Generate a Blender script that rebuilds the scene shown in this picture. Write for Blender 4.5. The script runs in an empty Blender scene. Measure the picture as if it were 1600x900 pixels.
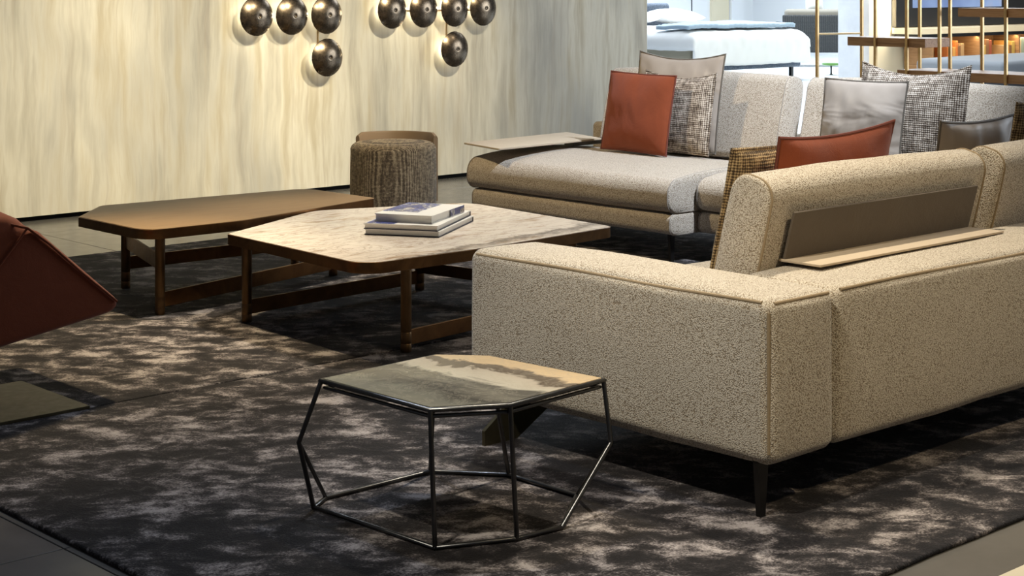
import bpy, bmesh, math, random
from mathutils import Vector, Matrix, noise
random.seed(7)
scene = bpy.context.scene
COL = scene.collection

# ------------------------------------------------------------------ camera
VIEW = math.radians(47.1906)                       # heading of the lens, measured from +X
cam_d = bpy.data.cameras.new('camera')
cam = bpy.data.objects.new('camera', cam_d)
COL.objects.link(cam)
cam.location = (0, 0, 1.35)
cam.rotation_euler = (math.radians(90), 0, VIEW - math.radians(90))
cam_d.sensor_width = 36
cam_d.lens = 2640 / 1600 * 36
cam_d.shift_y = -475 / 1600
cam_d.clip_end = 200
scene.camera = cam

# ------------------------------------------------------------------ world, exposure
world = bpy.data.worlds.new('world')
scene.world = world
world.use_nodes = True
bg = world.node_tree.nodes['Background']
bg.inputs[0].default_value = (0.80, 0.86, 1.0, 1)
bg.inputs[1].default_value = 0.07
vs = scene.view_settings
vs.view_transform = 'Standard'
vs.look = 'None'
vs.gamma = 1
vs.use_curve_mapping = False
vs.exposure = 0.0

WARM = (1.0, 0.80, 0.50)
NEUT = (1.0, 0.90, 0.74)
COOL = (0.74, 0.84, 1.0)

def spot(name, loc, aim, power, color, angle=60, blend=0.6, radius=0.06):
    d = bpy.data.lights.new(name, 'SPOT')
    d.energy = power
    d.color = color
    d.spot_size = math.radians(angle)
    d.spot_blend = blend
    d.shadow_soft_size = radius
    o = bpy.data.objects.new(name, d)
    COL.objects.link(o)
    o.location = loc
    o.rotation_euler = (Vector(aim) - Vector(loc)).to_track_quat('-Z', 'Y').to_euler()
    return o

def area(name, loc, aim, power, color, sx, sy):
    d = bpy.data.lights.new(name, 'AREA')
    d.shape = 'RECTANGLE'
    d.size = sx
    d.size_y = sy
    d.energy = power
    d.color = color
    o = bpy.data.objects.new(name, d)
    COL.objects.link(o)
    o.location = loc
    o.rotation_euler = (Vector(aim) - Vector(loc)).to_track_quat('-Z', 'Y').to_euler()
    return o

# ceiling spots of the showroom, plus added fill lamps
WASH = (1.0, 0.88, 0.64)
spot('wall_washer', (3.6, 5.4, 3.3), (4.3, 8.95, 0.7), 480, WASH, 42, 1.0, 0.12)
spot('wall_washer', (5.6, 5.2, 3.3), (5.5, 8.95, 0.55), 800, WASH, 40, 1.0, 0.12)
spot('wall_washer', (6.9, 5.4, 3.3), (7.0, 8.95, 0.75), 720, WASH, 40, 1.0, 0.12)
spot('wall_washer', (9.2, 6.0, 3.3), (8.9, 8.95, 0.7), 90, NEUT, 50, 1.0, 0.12)
spot('table_spot', (5.1, 5.7, 3.2), (4.4, 5.5, 0.3), 420, NEUT, 50, 0.7)
spot('rug_spot', (3.7, 6.4, 3.2), (2.9, 5.5, 0.0), 480, WARM, 52, 0.9)
spot('pouf_spot', (6.4, 8.2, 3.2), (6.35, 7.9, 0.4), 60, WARM, 40, 0.9)
spot('side_table_spot', (3.0, 4.4, 3.2), (2.7, 3.6, 0.2), 115, (0.66, 0.78, 1.0), 60, 0.9)
spot('sofa_spot', (4.3, 3.5, 3.2), (4.1, 2.95, 0.5), 380, NEUT, 70, 0.9)
spot('arm_spot', (1.4, 2.6, 3.2), (3.45, 3.15, 0.3), 360, (1.0, 0.93, 0.80), 40, 0.9)
spot('back_spot', (3.6, 0.5, 3.2), (4.0, 2.75, 0.45), 210, WARM, 44, 0.9)
spot('far_sofa_spot', (6.3, 4.0, 3.2), (6.8, 5.6, 0.4), 900, COOL, 60, 0.8)
spot('far_sofa_bounce_fill', (4.3, 6.6, 3.0), (6.4, 6.2, 0.2), 210, WARM, 60, 0.9)  # added fill standing in for warm bounce from the table area
spot('shelf_fill', (8.2, 5.2, 3.2), (9.3, 6.0, 0.9), 90, NEUT, 70, 0.9)  # added fill to brighten the brass posts and boards
area('media_fill', (17.6, 9.4, 3.2), (18.2, 11.4, 0.8), 130, NEUT, 2.0, 0.6)  # added unseen fill to brighten the console ledge
# daylight from the windows on the right of the showroom and in the bedroom hall behind
area('daylight', (12.6, 2.6, 2.0), (6.0, 6.5, 0.6), 220, (0.82, 0.90, 1.0), 3.5, 2.4)
area('daylight', (21.0, 17.0, 5.0), (20.0, 15.0, 0.0), 1550, (0.80, 0.90, 1.0), 8, 6)
area('daylight', (13.0, 10.0, 4.0), (13.0, 10.0, 0.0), 420, (0.80, 0.90, 1.0), 4, 4)

# ------------------------------------------------------------------ node helpers
def mat(name, color=(0.5, 0.5, 0.5), rough=0.6, metal=0.0, sheen=0.0, coat=0.0, spec=0.5):
    m = bpy.data.materials.new(name)
    m.use_nodes = True
    b = m.node_tree.nodes['Principled BSDF']
    b.inputs['Base Color'].default_value = (*color, 1)
    b.inputs['Roughness'].default_value = rough
    b.inputs['Metallic'].default_value = metal
    b.inputs['Sheen Weight'].default_value = sheen
    b.inputs['Coat Weight'].default_value = coat
    b.inputs['Specular IOR Level'].default_value = spec
    return m

class N:
    """small wrapper to wire nodes"""
    def __init__(self, m):
        self.m = m
        self.t = m.node_tree
        self.b = self.t.nodes['Principled BSDF']
        self.co = self.t.nodes.new('ShaderNodeTexCoord')
    def new(self, kind, **kw):
        n = self.t.nodes.new('ShaderNode' + kind)
        for k, v in kw.items():
            setattr(n, k, v)
        return n
    def link(self, a, b):
        self.t.links.new(a, b)
    def mapping(self, scale=(1, 1, 1), rot=(0, 0, 0), loc=(0, 0, 0), src=None):
        mp = self.new('Mapping')
        mp.inputs['Scale'].default_value = scale
        mp.inputs['Rotation'].default_value = rot
        mp.inputs['Location'].default_value = loc
        self.link(src or self.co.outputs['Object'], mp.inputs['Vector'])
        return mp.outputs[0]
    def noise(self, vec, scale, detail=4, rough=0.5, dist=0.0):
        n = self.new('TexNoise')
        n.inputs['Scale'].default_value = scale
        n.inputs['Detail'].default_value = detail
        n.inputs['Roughness'].default_value = rough
        n.inputs['Distortion'].default_value = dist
        self.link(vec, n.inputs['Vector'])
        return n.outputs['Fac']
    def ramp(self, fac, stops):
        r = self.new('ValToRGB')
        e = r.color_ramp.elements
        while len(e) < len(stops):
            e.new(0.5)
        for el, (p, c) in zip(e, stops):
            el.position = p
            el.color = (*c, 1) if len(c) == 3 else c
        self.link(fac, r.inputs[0])
        return r.outputs[0]
    def mix(self, fac, a, b, blend='MIX'):
        mx = self.new('MixRGB', blend_type=blend)
        for sock, v in ((mx.inputs[0], fac), (mx.inputs[1], a), (mx.inputs[2], b)):
            if isinstance(v, (int, float)):
                sock.default_value = v
            elif isinstance(v, tuple):
                sock.default_value = (*v, 1)
            else:
                self.link(v, sock)
        return mx.outputs[0]
    def math(self, op, a, b=0.0):
        n = self.new('Math', operation=op)
        for s, v in zip(n.inputs, (a, b)):
            if isinstance(v, (int, float)):
                s.default_value = v
            else:
                self.link(v, s)
        return n.outputs[0]
    def color(self, c):
        self.link(c, self.b.inputs['Base Color'])
    def rough(self, c):
        self.link(c, self.b.inputs['Roughness'])
    def bump(self, hgt, strength=0.5, dist=0.01):
        b = self.new('Bump')
        b.inputs['Strength'].default_value = strength
        b.inputs['Distance'].default_value = dist
        self.link(hgt, b.inputs['Height'])
        self.link(b.outputs[0], self.b.inputs['Normal'])

def boucle(name, light, dark, scale=170, bump=0.9):
    m = mat(name, light, 0.9, sheen=0.25, spec=0.15)
    n = N(m)
    v = n.new('TexVoronoi')
    v.inputs['Scale'].default_value = scale
    n.link(n.co.outputs['Object'], v.inputs['Vector'])
    f = n.noise(n.co.outputs['Object'], scale * 0.55, 2, 0.6)
    d = n.math('ADD', n.math('MULTIPLY', v.outputs['Distance'], 0.9), n.math('MULTIPLY', f, 0.5))
    mid = tuple(0.78 * a + 0.22 * b for a, b in zip(light, dark))
    c = n.ramp(d, [(0.30, light), (0.62, mid), (0.92, dark)])
    big = n.noise(n.co.outputs['Object'], 5, 3)
    n.color(n.mix(n.math('MULTIPLY', big, 0.18), c, dark))
    n.bump(n.math('SUBTRACT', 1.0, d), bump, 0.004)
    return m

def tweed(name, light, mid, dark, period=0.009, axes=('X', 'Y')):
    """coarse basket weave: two crossing thread directions with slubs of lighter and darker yarn"""
    m = mat(name, mid, 0.9, sheen=0.1, spec=0.15)
    n = N(m)
    sc = 2 * math.pi / (20 * period)
    ws = []
    for ax in axes:
        w = n.new('TexWave', bands_direction=ax)
        w.inputs['Scale'].default_value = sc
        w.inputs['Distortion'].default_value = 1.6
        w.inputs['Detail'].default_value = 2
        w.inputs['Detail Scale'].default_value = 2.5
        n.link(n.co.outputs['Object'], w.inputs['Vector'])
        ws.append(w.outputs['Fac'])
    k = 0.55 / period
    va, vb = [k, k, k], [k, k, k]
    va['XYZ'.index(axes[0])] *= 0.16
    vb['XYZ'.index(axes[1])] *= 0.16
    a = n.noise(n.mapping(tuple(va)), 1.0, 3, 0.7)
    b = n.noise(n.mapping(tuple(vb), loc=(3, 7, 1)), 1.0, 3, 0.7)
    knit = n.math('MULTIPLY', n.math('ADD', ws[0], ws[1]), 0.13)
    d = n.math('ADD', n.math('MULTIPLY', n.math('ADD', a, b), 0.40), knit)
    n.color(n.ramp(d, [(0.42, dark), (0.52, mid), (0.645, light)]))
    n.bump(d, 0.8, 0.008)
    return m

def suede(name, c1, c2):
    m = mat(name, c1, 0.85, sheen=0.12, spec=0.2)
    n = N(m)
    f = n.noise(n.co.outputs['Object'], 9, 5, 0.65, 0.6)
    g = n.noise(n.co.outputs['Object'], 260, 2)
    n.color(n.mix(n.math('ADD', n.math('MULTIPLY', f, 0.8), n.math('MULTIPLY', g, 0.2)), c1, c2))
    n.bump(n.math('ADD', n.math('MULTIPLY', f, 1.0), n.math('MULTIPLY', g, 0.15)), 0.25, 0.01)
    return m

def patina(name, c1, c2, rough=0.36, metal=1.0, scale=7):
    m = mat(name, c1, rough, metal)
    n = N(m)
    f = n.noise(n.co.outputs['Object'], scale, 6, 0.6, 1.0)
    n.color(n.ramp(f, [(0.35, c1), (0.65, c2)]))
    g = n.noise(n.co.outputs['Object'], 40, 4)
    n.rough(n.math('ADD', n.math('MULTIPLY', g, 0.22), rough - 0.1))
    return m

M = {}
M['beige'] = boucle('beige_boucle', (0.69, 0.62, 0.50), (0.24, 0.185, 0.12), 290, 0.6)
M['sand'] = boucle('sand_fabric', (0.63, 0.55, 0.44), (0.27, 0.21, 0.145), 250, 0.5)
M['piping_beige'] = mat('beige_piping', (0.27, 0.20, 0.115), 0.9)
M['piping_grey'] = mat('sand_piping', (0.30, 0.26, 0.21), 0.9)
M['tweed'] = tweed('grey_brown_tweed', (0.60, 0.52, 0.42), (0.20, 0.15, 0.105), (0.05, 0.036, 0.026), 0.010)
M['tweed_brown'] = tweed('brown_tweed', (0.46, 0.34, 0.18), (0.19, 0.13, 0.065), (0.045, 0.03, 0.017), 0.009)
M['pouf'] = tweed('pouf_tweed', (0.42, 0.32, 0.19), (0.17, 0.12, 0.07), (0.07, 0.05, 0.03), 0.008, ('X', 'Z'))
M['rust'] = suede('rust_suede', (0.15, 0.032, 0.010), (0.25, 0.056, 0.018))
M['rust_dark'] = suede('dark_rust_suede', (0.17, 0.040, 0.016), (0.25, 0.065, 0.026))
M['rust_pipe'] = mat('rust_piping', (0.13, 0.03, 0.015), 0.8)
M['taupe'] = mat('taupe_satin', (0.34, 0.28, 0.22), 0.42, sheen=0.2)
_n = N(M['taupe'])
_f = _n.noise(_n.mapping((2.0, 4.5, 2.0), (0, 0, 0.6)), 1.5, 2, 0.45, 0.8)
_n.bump(_f, 0.55, 0.035)
M['taupe_pipe'] = mat('taupe_piping', (0.12, 0.10, 0.075), 0.6)
M['brown_leather'] = mat('brown_nubuck', (0.20, 0.125, 0.06), 0.6, sheen=0.2)
M['bracket'] = suede('brown_bracket_leather', (0.085, 0.065, 0.045), (0.115, 0.09, 0.062))
M['tan_leather'] = suede('taupe_leather', (0.42, 0.34, 0.235), (0.50, 0.40, 0.28))
M['bronze'] = patina('bronze', (0.17, 0.085, 0.034), (0.28, 0.145, 0.058), 0.36)
M['bronze_leg'] = patina('bronze_leg', (0.15, 0.09, 0.042), (0.24, 0.145, 0.07), 0.4)
M['dark_metal'] = patina('gunmetal', (0.10, 0.10, 0.10), (0.15, 0.145, 0.135), 0.32)
M['leg_metal'] = mat('blackened_steel', (0.018, 0.016, 0.014), 0.4, 0.6)
M['olive_metal'] = patina('olive_bronze', (0.085, 0.072, 0.04), (0.11, 0.095, 0.055), 0.45, 0.8)
M['lamp_disc'] = patina('burnished_bronze', (0.17, 0.13, 0.09), (0.21, 0.165, 0.115), 0.26, 1.0, 3)
M['brass'] = patina('brass', (0.46, 0.32, 0.16), (0.55, 0.40, 0.21), 0.36)
M['white'] = mat('white_paint', (0.82, 0.84, 0.86), 0.6)
M['cream_paint'] = mat('cream_paint', (0.74, 0.66, 0.48), 0.6)
M['black'] = mat('black_skirting', (0.006, 0.006, 0.006), 0.7, spec=0.1)
M['linen'] = mat('white_linen', (0.76, 0.76, 0.75), 0.85, sheen=0.2)
M['mattress'] = mat('mattress_ticking', (0.40, 0.36, 0.27), 0.9)
M['slate'] = boucle('slate_blue_fabric', (0.15, 0.185, 0.24), (0.07, 0.09, 0.125), 60, 0.2)
M['knit'] = mat('blue_grey_knit', (0.30, 0.40, 0.50), 0.95, sheen=0.3)
M['paper'] = mat('paper', (0.80, 0.78, 0.72), 0.8)
M['ink_cover'] = mat('dark_blue_board', (0.018, 0.018, 0.035), 0.45)
M['white_cover'] = mat('white_cover', (0.80, 0.79, 0.76), 0.4)
M['green'] = mat('green_lacquer', (0.10, 0.24, 0.045), 0.3)

def walnut(name, c1, c2, axis):
    m = mat(name, c1, 0.45)
    n = N(m)
    sc = [22, 22, 22]
    sc[axis] = 1.6
    f = n.noise(n.mapping(tuple(sc)), 1.5, 6, 0.6, 1.2)
    n.color(n.ramp(f, [(0.32, c1), (0.5, c2), (0.68, c1)]))
    return m
M['walnut'] = walnut('walnut', (0.22, 0.11, 0.046), (0.40, 0.22, 0.10), 1)
M['bronze_top'] = walnut('bronzed_oak', (0.20, 0.115, 0.048), (0.26, 0.155, 0.068), 0)

def marble_pale():
    m = mat('pale_marble', (0.7, 0.6, 0.5), 0.24)
    n = N(m)
    vec = n.mapping((1.0, 2.2, 1.0), (0, 0, 0.45))
    w = n.noise(vec, 2.2, 9, 0.62, 1.6)
    base = n.ramp(w, [(0.30, (0.40, 0.29, 0.19)), (0.42, (0.74, 0.67, 0.59)), (0.58, (0.70, 0.62, 0.54)), (0.68, (0.42, 0.31, 0.21))])
    s = n.noise(n.mapping((1.2, 4.0, 1.0), (0, 0, 0.5), (4, 1, 0)), 2.4, 10, 0.68, 1.6)
    vein = n.ramp(n.math('ABSOLUTE', n.math('SUBTRACT', s, 0.5)), [(0.0, (1, 1, 1)), (0.03, (0, 0, 0))])
    c = n.mix(n.math('MULTIPLY', vein, 0.5), base, (0.20, 0.13, 0.08))
    # the brown broken band that crosses the slab near its front right edge
    sep = n.new('SeparateXYZ')
    n.link(n.co.outputs['Object'], sep.inputs[0])
    wob = n.noise(n.co.outputs['Object'], 7, 8, 0.7)
    y = n.math('ADD', n.math('ADD', sep.outputs[1], n.math('MULTIPLY', sep.outputs[0], -0.16)), n.math('MULTIPLY', wob, 0.34))
    band = n.ramp(y, [(0.0, (0, 0, 0)), (0.17, (0, 0, 0))])
    r = n.new('ValToRGB')
    e = r.color_ramp.elements
    e[0].position, e[0].color = 0.0, (0, 0, 0, 1)
    e[1].position, e[1].color = 0.44, (0, 0, 0, 1)
    a = e.new(0.40); a.color = (1, 1, 1, 1)
    b = e.new(0.32); b.color = (0, 0, 0, 1)
    n.link(n.math('ADD', y, 0.76), r.inputs[0])
    c = n.mix(n.math('MULTIPLY', r.outputs[0], 0.85), c, (0.11, 0.075, 0.05))
    n.color(c)
    return m
M['marble'] = marble_pale()

def marble_dark():
    m = mat('grey_marble', (0.3, 0.28, 0.22), 0.26, spec=0.35)
    n = N(m)
    sep = n.new('SeparateXYZ')
    n.link(n.co.outputs['Object'], sep.inputs[0])
    wob = n.noise(n.mapping((1.0, 1.0, 1.0), (0, 0, 0.5)), 3.5, 8, 0.62, 1.8)
    # distance across the bands: they run towards the far right
    t = n.math('ADD', n.math('MULTIPLY', sep.outputs[0], 1.75), n.math('MULTIPLY', sep.outputs[1], 0.1))
    t = n.math('ADD', n.math('ADD', t, 0.46), n.math('MULTIPLY', n.math('SUBTRACT', wob, 0.5), 0.42))
    c = n.ramp(t, [(0.0, (0.21, 0.195, 0.14)), (0.16, (0.15, 0.14, 0.105)), (0.28, (0.06, 0.053, 0.04)), (0.40, (0.15, 0.135, 0.10)),
                   (0.47, (0.09, 0.08, 0.06)), (0.52, (0.46, 0.41, 0.31)), (0.63, (0.42, 0.36, 0.27)), (0.66, (0.10, 0.075, 0.05)),
                   (0.74, (0.13, 0.10, 0.07)), (0.77, (0.58, 0.43, 0.25)), (1.0, (0.52, 0.38, 0.21))])
    s = n.noise(n.mapping((1, 1, 1), (0, 0, 0.9)), 9, 9, 0.7, 2.2)
    vein = n.ramp(n.math('ABSOLUTE', n.math('SUBTRACT', s, 0.5)), [(0.0, (1, 1, 1)), (0.03, (0, 0, 0))])
    n.color(n.mix(n.math('MULTIPLY', vein, 0.35), c, (0.34, 0.30, 0.22)))
    return m
M['marble_dark'] = marble_dark()

def rug_mat(name, off):
    m = mat(name, (0.05, 0.045, 0.045), 0.8, sheen=0.03, spec=0.15)
    n = N(m)
    vec = n.mapping((1, 1, 1), (0, 0, 0.7), (off, off, 0))
    a = n.noise(n.mapping((0.78, 1.0, 1), src=n.mapping((1, 1, 1), (0, 0, 0.75), (off, 0, 0))), 9.5, 10, 0.70, 0.3)
    b = n.noise(vec, 2.2, 3, 0.5)
    f = n.noise(n.co.outputs['Object'], 150, 3, 0.7)
    t = n.math('ADD', n.math('ADD', n.math('MULTIPLY', a, 0.80), n.math('MULTIPLY', b, 0.24)), n.math('MULTIPLY', n.math('SUBTRACT', f, 0.5), 0.26))
    n.color(n.ramp(t, [(0.45, (0.011, 0.009, 0.0085)), (0.515, (0.030, 0.025, 0.024)), (0.56, (0.12, 0.103, 0.097)), (0.64, (0.42, 0.375, 0.35))]))
    n.bump(n.math('ADD', n.math('MULTIPLY', f, 0.6), n.math('MULTIPLY', a, 1.2)), 0.8, 0.012)
    return m
M['rug_front'] = rug_mat('charcoal_viscose_rug', 0.0)
M['rug_rear'] = rug_mat('charcoal_viscose_rug_rear', 13.0)

def wall_mat():
    m = mat('streaked_plaster', (0.6, 0.55, 0.42), 0.75, spec=0.3)
    n = N(m)
    co = n.co.outputs['Object']
    warp = n.noise(n.mapping((2.0, 1, 1.4)), 1.0, 3)
    wv = n.new('CombineXYZ')
    n.link(n.math('MULTIPLY', warp, 0.12), wv.inputs[0])
    add = n.new('VectorMath', operation='ADD')
    n.link(co, add.inputs[0])
    n.link(wv.outputs[0], add.inputs[1])
    src = add.outputs[0]
    fine = n.noise(n.mapping((26, 1, 0.9), src=src), 1.0, 5, 0.6)
    mid = n.noise(n.mapping((7.0, 1, 0.7), loc=(5, 0, 0), src=src), 1.0, 5, 0.62)
    big = n.noise(n.mapping((1.7, 1, 0.8), loc=(1, 0, 7), src=src), 1.0, 3)
    cream, khaki, taupe, grey = (0.72, 0.68, 0.56), (0.54, 0.48, 0.35), (0.42, 0.35, 0.26), (0.33, 0.325, 0.30)
    c = n.ramp(mid, [(0.36, khaki), (0.50, cream), (0.62, (0.64, 0.59, 0.46)), (0.74, taupe)])
    g = n.ramp(n.math('ADD', n.math('MULTIPLY', big, 0.6), n.math('MULTIPLY', mid, 0.4)), [(0.46, (0, 0, 0)), (0.62, (1, 1, 1))])
    c = n.mix(n.math('MULTIPLY', g, 0.65), c, grey)
    fr = n.ramp(fine, [(0.52, (0, 0, 0)), (0.74, (1, 1, 1))])
    n.color(n.mix(n.math('MULTIPLY', fr, 0.5), c, taupe))
    return m
M['wall'] = wall_mat()

def concrete(name, c1, c2, rough):
    m = mat(name, c1, rough)
    n = N(m)
    g = n.new('NewGeometry')
    f = n.noise(g.outputs['Position'], 3.0, 6, 0.6)
    n.color(n.ramp(f, [(0.35, c1), (0.65, c2)]))
    h2 = n.noise(g.outputs['Position'], 14, 4)
    n.rough(n.math('ADD', n.math('MULTIPLY', h2, 0.12), rough - 0.06))
    return m
M['tile'] = concrete('grey_stone_tile', (0.12, 0.112, 0.10), (0.15, 0.14, 0.125), 0.22)
M['tile_daylit'] = concrete('daylit_stone_tile', (0.62, 0.66, 0.70), (0.68, 0.72, 0.76), 0.3)  # stone lightened and blued: daylight and window reflection put into the colour
M['grout'] = mat('grout', (0.05, 0.05, 0.05), 0.9)
M['grout_daylit'] = mat('daylit_grout', (0.30, 0.32, 0.34), 0.9)  # grout lightened along with the tile, daylight in its colour

# ------------------------------------------------------------------ object helpers
def finish(o, label=None, cat=None, group=None, kind=None):
    if label: o['label'] = label
    if cat: o['category'] = cat
    if group: o['group'] = group
    if kind: o['kind'] = kind
    return o

def empty(name, loc, label, cat, rotz=0.0, group=None):
    o = bpy.data.objects.new(name, None)
    COL.objects.link(o)
    o.location = loc
    o.rotation_euler = (0, 0, rotz)
    o.empty_display_size = 0.1
    return finish(o, label, cat, group)

def obj(name, bm, material, parent=None, loc=(0, 0, 0), rot=(0, 0, 0), smooth=True, angle=40):
    bmesh.ops.recalc_face_normals(bm, faces=bm.faces)
    me = bpy.data.meshes.new(name)
    bm.to_mesh(me)
    bm.free()
    if smooth:
        me.polygons.foreach_set('use_smooth', [True] * len(me.polygons))
        me.set_sharp_from_angle(angle=math.radians(angle))
    me.materials.append(material)
    o = bpy.data.objects.new(name, me)
    COL.objects.link(o)
    o.location = loc
    o.rotation_euler = rot
    if parent:
        o.parent = parent
    return o

def copy(o, parent=None, **kw):
    c = o.copy()
    COL.objects.link(c)
    if parent: c.parent = parent
    for k, v in kw.items():
        setattr(c, k, v)
    return c

def box(x0, x1, y0, y1, z0, z1, bevel=0.0, seg=2, bm=None):
    own = bm is None
    b = bmesh.new()
    bmesh.ops.create_cube(b, size=1)
    for v in b.verts:
        v.co = Vector((x0 + (v.co.x + .5) * (x1 - x0), y0 + (v.co.y + .5) * (y1 - y0), z0 + (v.co.z + .5) * (z1 - z0)))
    if bevel:
        bmesh.ops.bevel(b, geom=b.edges[:], offset=bevel, segments=seg, profile=0.5, affect='EDGES')
    if own:
        return b
    me = bpy.data.meshes.new('tmp')
    b.to_mesh(me); b.free()
    bm.from_mesh(me)
    bpy.data.meshes.remove(me)
    return bm

def axis_pts(a, r, n):
    edge = [-a + r * t for t in (0, .2, .4, .6, .8, 1.0)]
    inner = [-a + r + (2 * a - 2 * r) * i / n for i in range(1, n)]
    return edge + inner + [-x for x in reversed(edge)]

def softbox(sx, sy, sz, r, bulge=(0, 0, 0), n=10, wob=0.0, seed=0, sag=0.0):
    """upholstered block centred on the origin: rounded edges, crowned faces"""
    h = (sx / 2, sy / 2, sz / 2)
    bm = bmesh.new()
    for ax in range(3):
        u, v = (ax + 1) % 3, (ax + 2) % 3
        pu, pv = axis_pts(h[u], r, n), axis_pts(h[v], r, n)
        for sgn in (-1, 1):
            grid = []
            for a in pu:
                row = []
                for b in pv:
                    p = [0, 0, 0]
                    p[ax], p[u], p[v] = sgn * h[ax], a, b
                    q = Vector([max(-h[i] + r, min(h[i] - r, p[i])) for i in range(3)])
                    d = Vector(p) - q
                    co = q + d.normalized() * r
                    k = (1 - (a / h[u]) ** 2) * (1 - (b / h[v]) ** 2)
                    co[ax] += sgn * bulge[ax] * max(0, k) ** 0.6
                    row.append(bm.verts.new(co))
                grid.append(row)
            for i in range(len(pu) - 1):
                for j in range(len(pv) - 1):
                    bm.faces.new((grid[i][j], grid[i + 1][j], grid[i + 1][j + 1], grid[i][j + 1]))
    bmesh.ops.remove_doubles(bm, verts=bm.verts, dist=1e-5)
    if wob:
        for v in bm.verts:
            v.co += noise.noise_vector(v.co * 4.0 + Vector((seed * 7.1, seed, 0))) * wob
    return bm

def tube(pts, r, closed=False, n=8, bm=None, caps=True):
    own = bm if bm is not None else bmesh.new()
    pts = [Vector(p) for p in pts]
    L = len(pts)
    rings = []
    nrm = None
    for i, p in enumerate(pts):
        if closed:
            t1, t2 = (p - pts[i - 1]).normalized(), (pts[(i + 1) % L] - p).normalized()
        else:
            t1 = (p - pts[i - 1]).normalized() if i else (pts[1] - p).normalized()
            t2 = (pts[i + 1] - p).normalized() if i < L - 1 else t1
        t = (t1 + t2).normalized() if (t1 + t2).length > 1e-6 else t1
        if nrm is None:
            nrm = t.orthogonal().normalized()
        nrm = (nrm - t * nrm.dot(t)).normalized()
        bn = t.cross(nrm)
        k = min(1.6, 1 / max(0.3, t.dot(t2)))
        out = (t2 - t1)
        out = out.normalized() if out.length > 1e-4 else None
        ring = []
        for j in range(n):
            a = 2 * math.pi * j / n
            o = (nrm * math.cos(a) + bn * math.sin(a)) * r
            if out is not None:
                o += out * o.dot(out) * (k - 1)
            ring.append(own.verts.new(p + o))
        rings.append(ring)
    for i in range(L if closed else L - 1):
        a, b = rings[i], rings[(i + 1) % L]
        for j in range(n):
            own.faces.new((a[j], a[(j + 1) % n], b[(j + 1) % n], b[j]))
    if caps and not closed:
        own.faces.new(rings[0][::-1])
        own.faces.new(rings[-1])
    return own

def bolster(prof, L, place, re=0.012, nl=22, wob=0.0, seed=0, cap=0.006, crown=0.0):
    '''upholstered roll: closed profile (a, b) swept along l, soft ends with flat caps; place maps (a, b, l) to a point'''
    ca = sum(p[0] for p in prof) / len(prof)
    cb = sum(p[1] for p in prof) / len(prof)
    st = []
    for k in range(5):
        sd = re * k / 4
        st.append((-L / 2 + sd, re - math.sqrt(max(0, re * re - (re - sd) ** 2))))
    st += [(-L / 2 + re + (L - 2 * re) * i / nl, 0) for i in range(1, nl)]
    st += [(-x, ins) for x, ins in reversed(st[:5])]
    b = bmesh.new()
    def ring(l, ins, sc=1.0):
        out = []
        for (pa, pb) in prof:
            d = math.hypot(pa - ca, pb - cb)
            k = sc * (1 - ins / d)
            x, y = ca + (pa - ca) * k, cb + (pb - cb) * k
            if y > cb and crown:
                y += crown * (1 - (2 * l / L) ** 2) * (y - cb) / 0.1
            q = Vector(place(x, y, l))
            if wob:
                q += noise.noise_vector(q * 4.0 + Vector((seed * 3.7, seed, 1))) * wob
            out.append(b.verts.new(q))
        return out
    rings = [ring(-L / 2 - cap * (1 - s_ * s_), re, s_) for s_ in (0.05, 0.3, 0.55, 0.8)]
    rings += [ring(l, ins) for l, ins in st]
    rings += [ring(L / 2 + cap * (1 - s_ * s_), re, s_) for s_ in (0.8, 0.55, 0.3, 0.05)]
    n = len(prof)
    for r0, r1 in zip(rings, rings[1:]):
        for j in range(n):
            b.faces.new((r0[j], r0[(j + 1) % n], r1[(j + 1) % n], r1[j]))
    b.faces.new(rings[0]); b.faces.new(rings[-1])
    return b

def soft_rect(a0, a1, b0, b1, r, seg=7, sub=5):
    base = round_poly([(a0, b0), (a1, b0), (a1, b1), (a0, b1)], r, seg)
    out = []
    for i, p in enumerate(base):
        q_ = base[(i + 1) % len(base)]
        out.append((p.x, p.y))
        if (q_ - p).length > 0.05:
            for k in range(1, sub):
                v = p.lerp(q_, k / sub)
                out.append((v.x, v.y))
    return out

def lathe(profile, n=40, bm=None, axis='Z'):
    b = bm if bm is not None else bmesh.new()
    rings = []
    for (r, z) in profile:
        if r < 1e-6:
            rings.append([b.verts.new((0, 0, z))])
        else:
            rings.append([b.verts.new((r * math.cos(2 * math.pi * j / n), r * math.sin(2 * math.pi * j / n), z)) for j in range(n)])
    for a, c in zip(rings, rings[1:]):
        for j in range(n):
            k = (j + 1) % n
            if len(a) == 1 and len(c) > 1:
                b.faces.new((a[0], c[j], c[k]))
            elif len(c) == 1 and len(a) > 1:
                b.faces.new((a[j], a[k], c[0]))
            elif len(a) > 1:
                b.faces.new((a[j], a[k], c[k], c[j]))
    return b

def round_poly(pts, rad, seg=8):
    out = []
    n = len(pts)
    for i in range(n):
        p, a, b = Vector(pts[i]), Vector(pts[i - 1]), Vector(pts[(i + 1) % n])
        r = rad[i] if isinstance(rad, (list, tuple)) else rad
        if r <= 0:
            out.append(p.copy()); continue
        d1, d2 = (a - p).normalized(), (b - p).normalized()
        half = d1.angle(d2) / 2
        t = min(r / math.tan(half), 0.45 * (a - p).length, 0.45 * (b - p).length)
        rr = t * math.tan(half)
        c = p + (d1 + d2).normalized() * (rr / math.sin(half))
        s, e = p + d1 * t - c, p + d2 * t - c
        for k in range(seg + 1):
            f = k / seg
            v = s.lerp(e, f)
            out.append(c + v.normalized() * rr)
    return out

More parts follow.
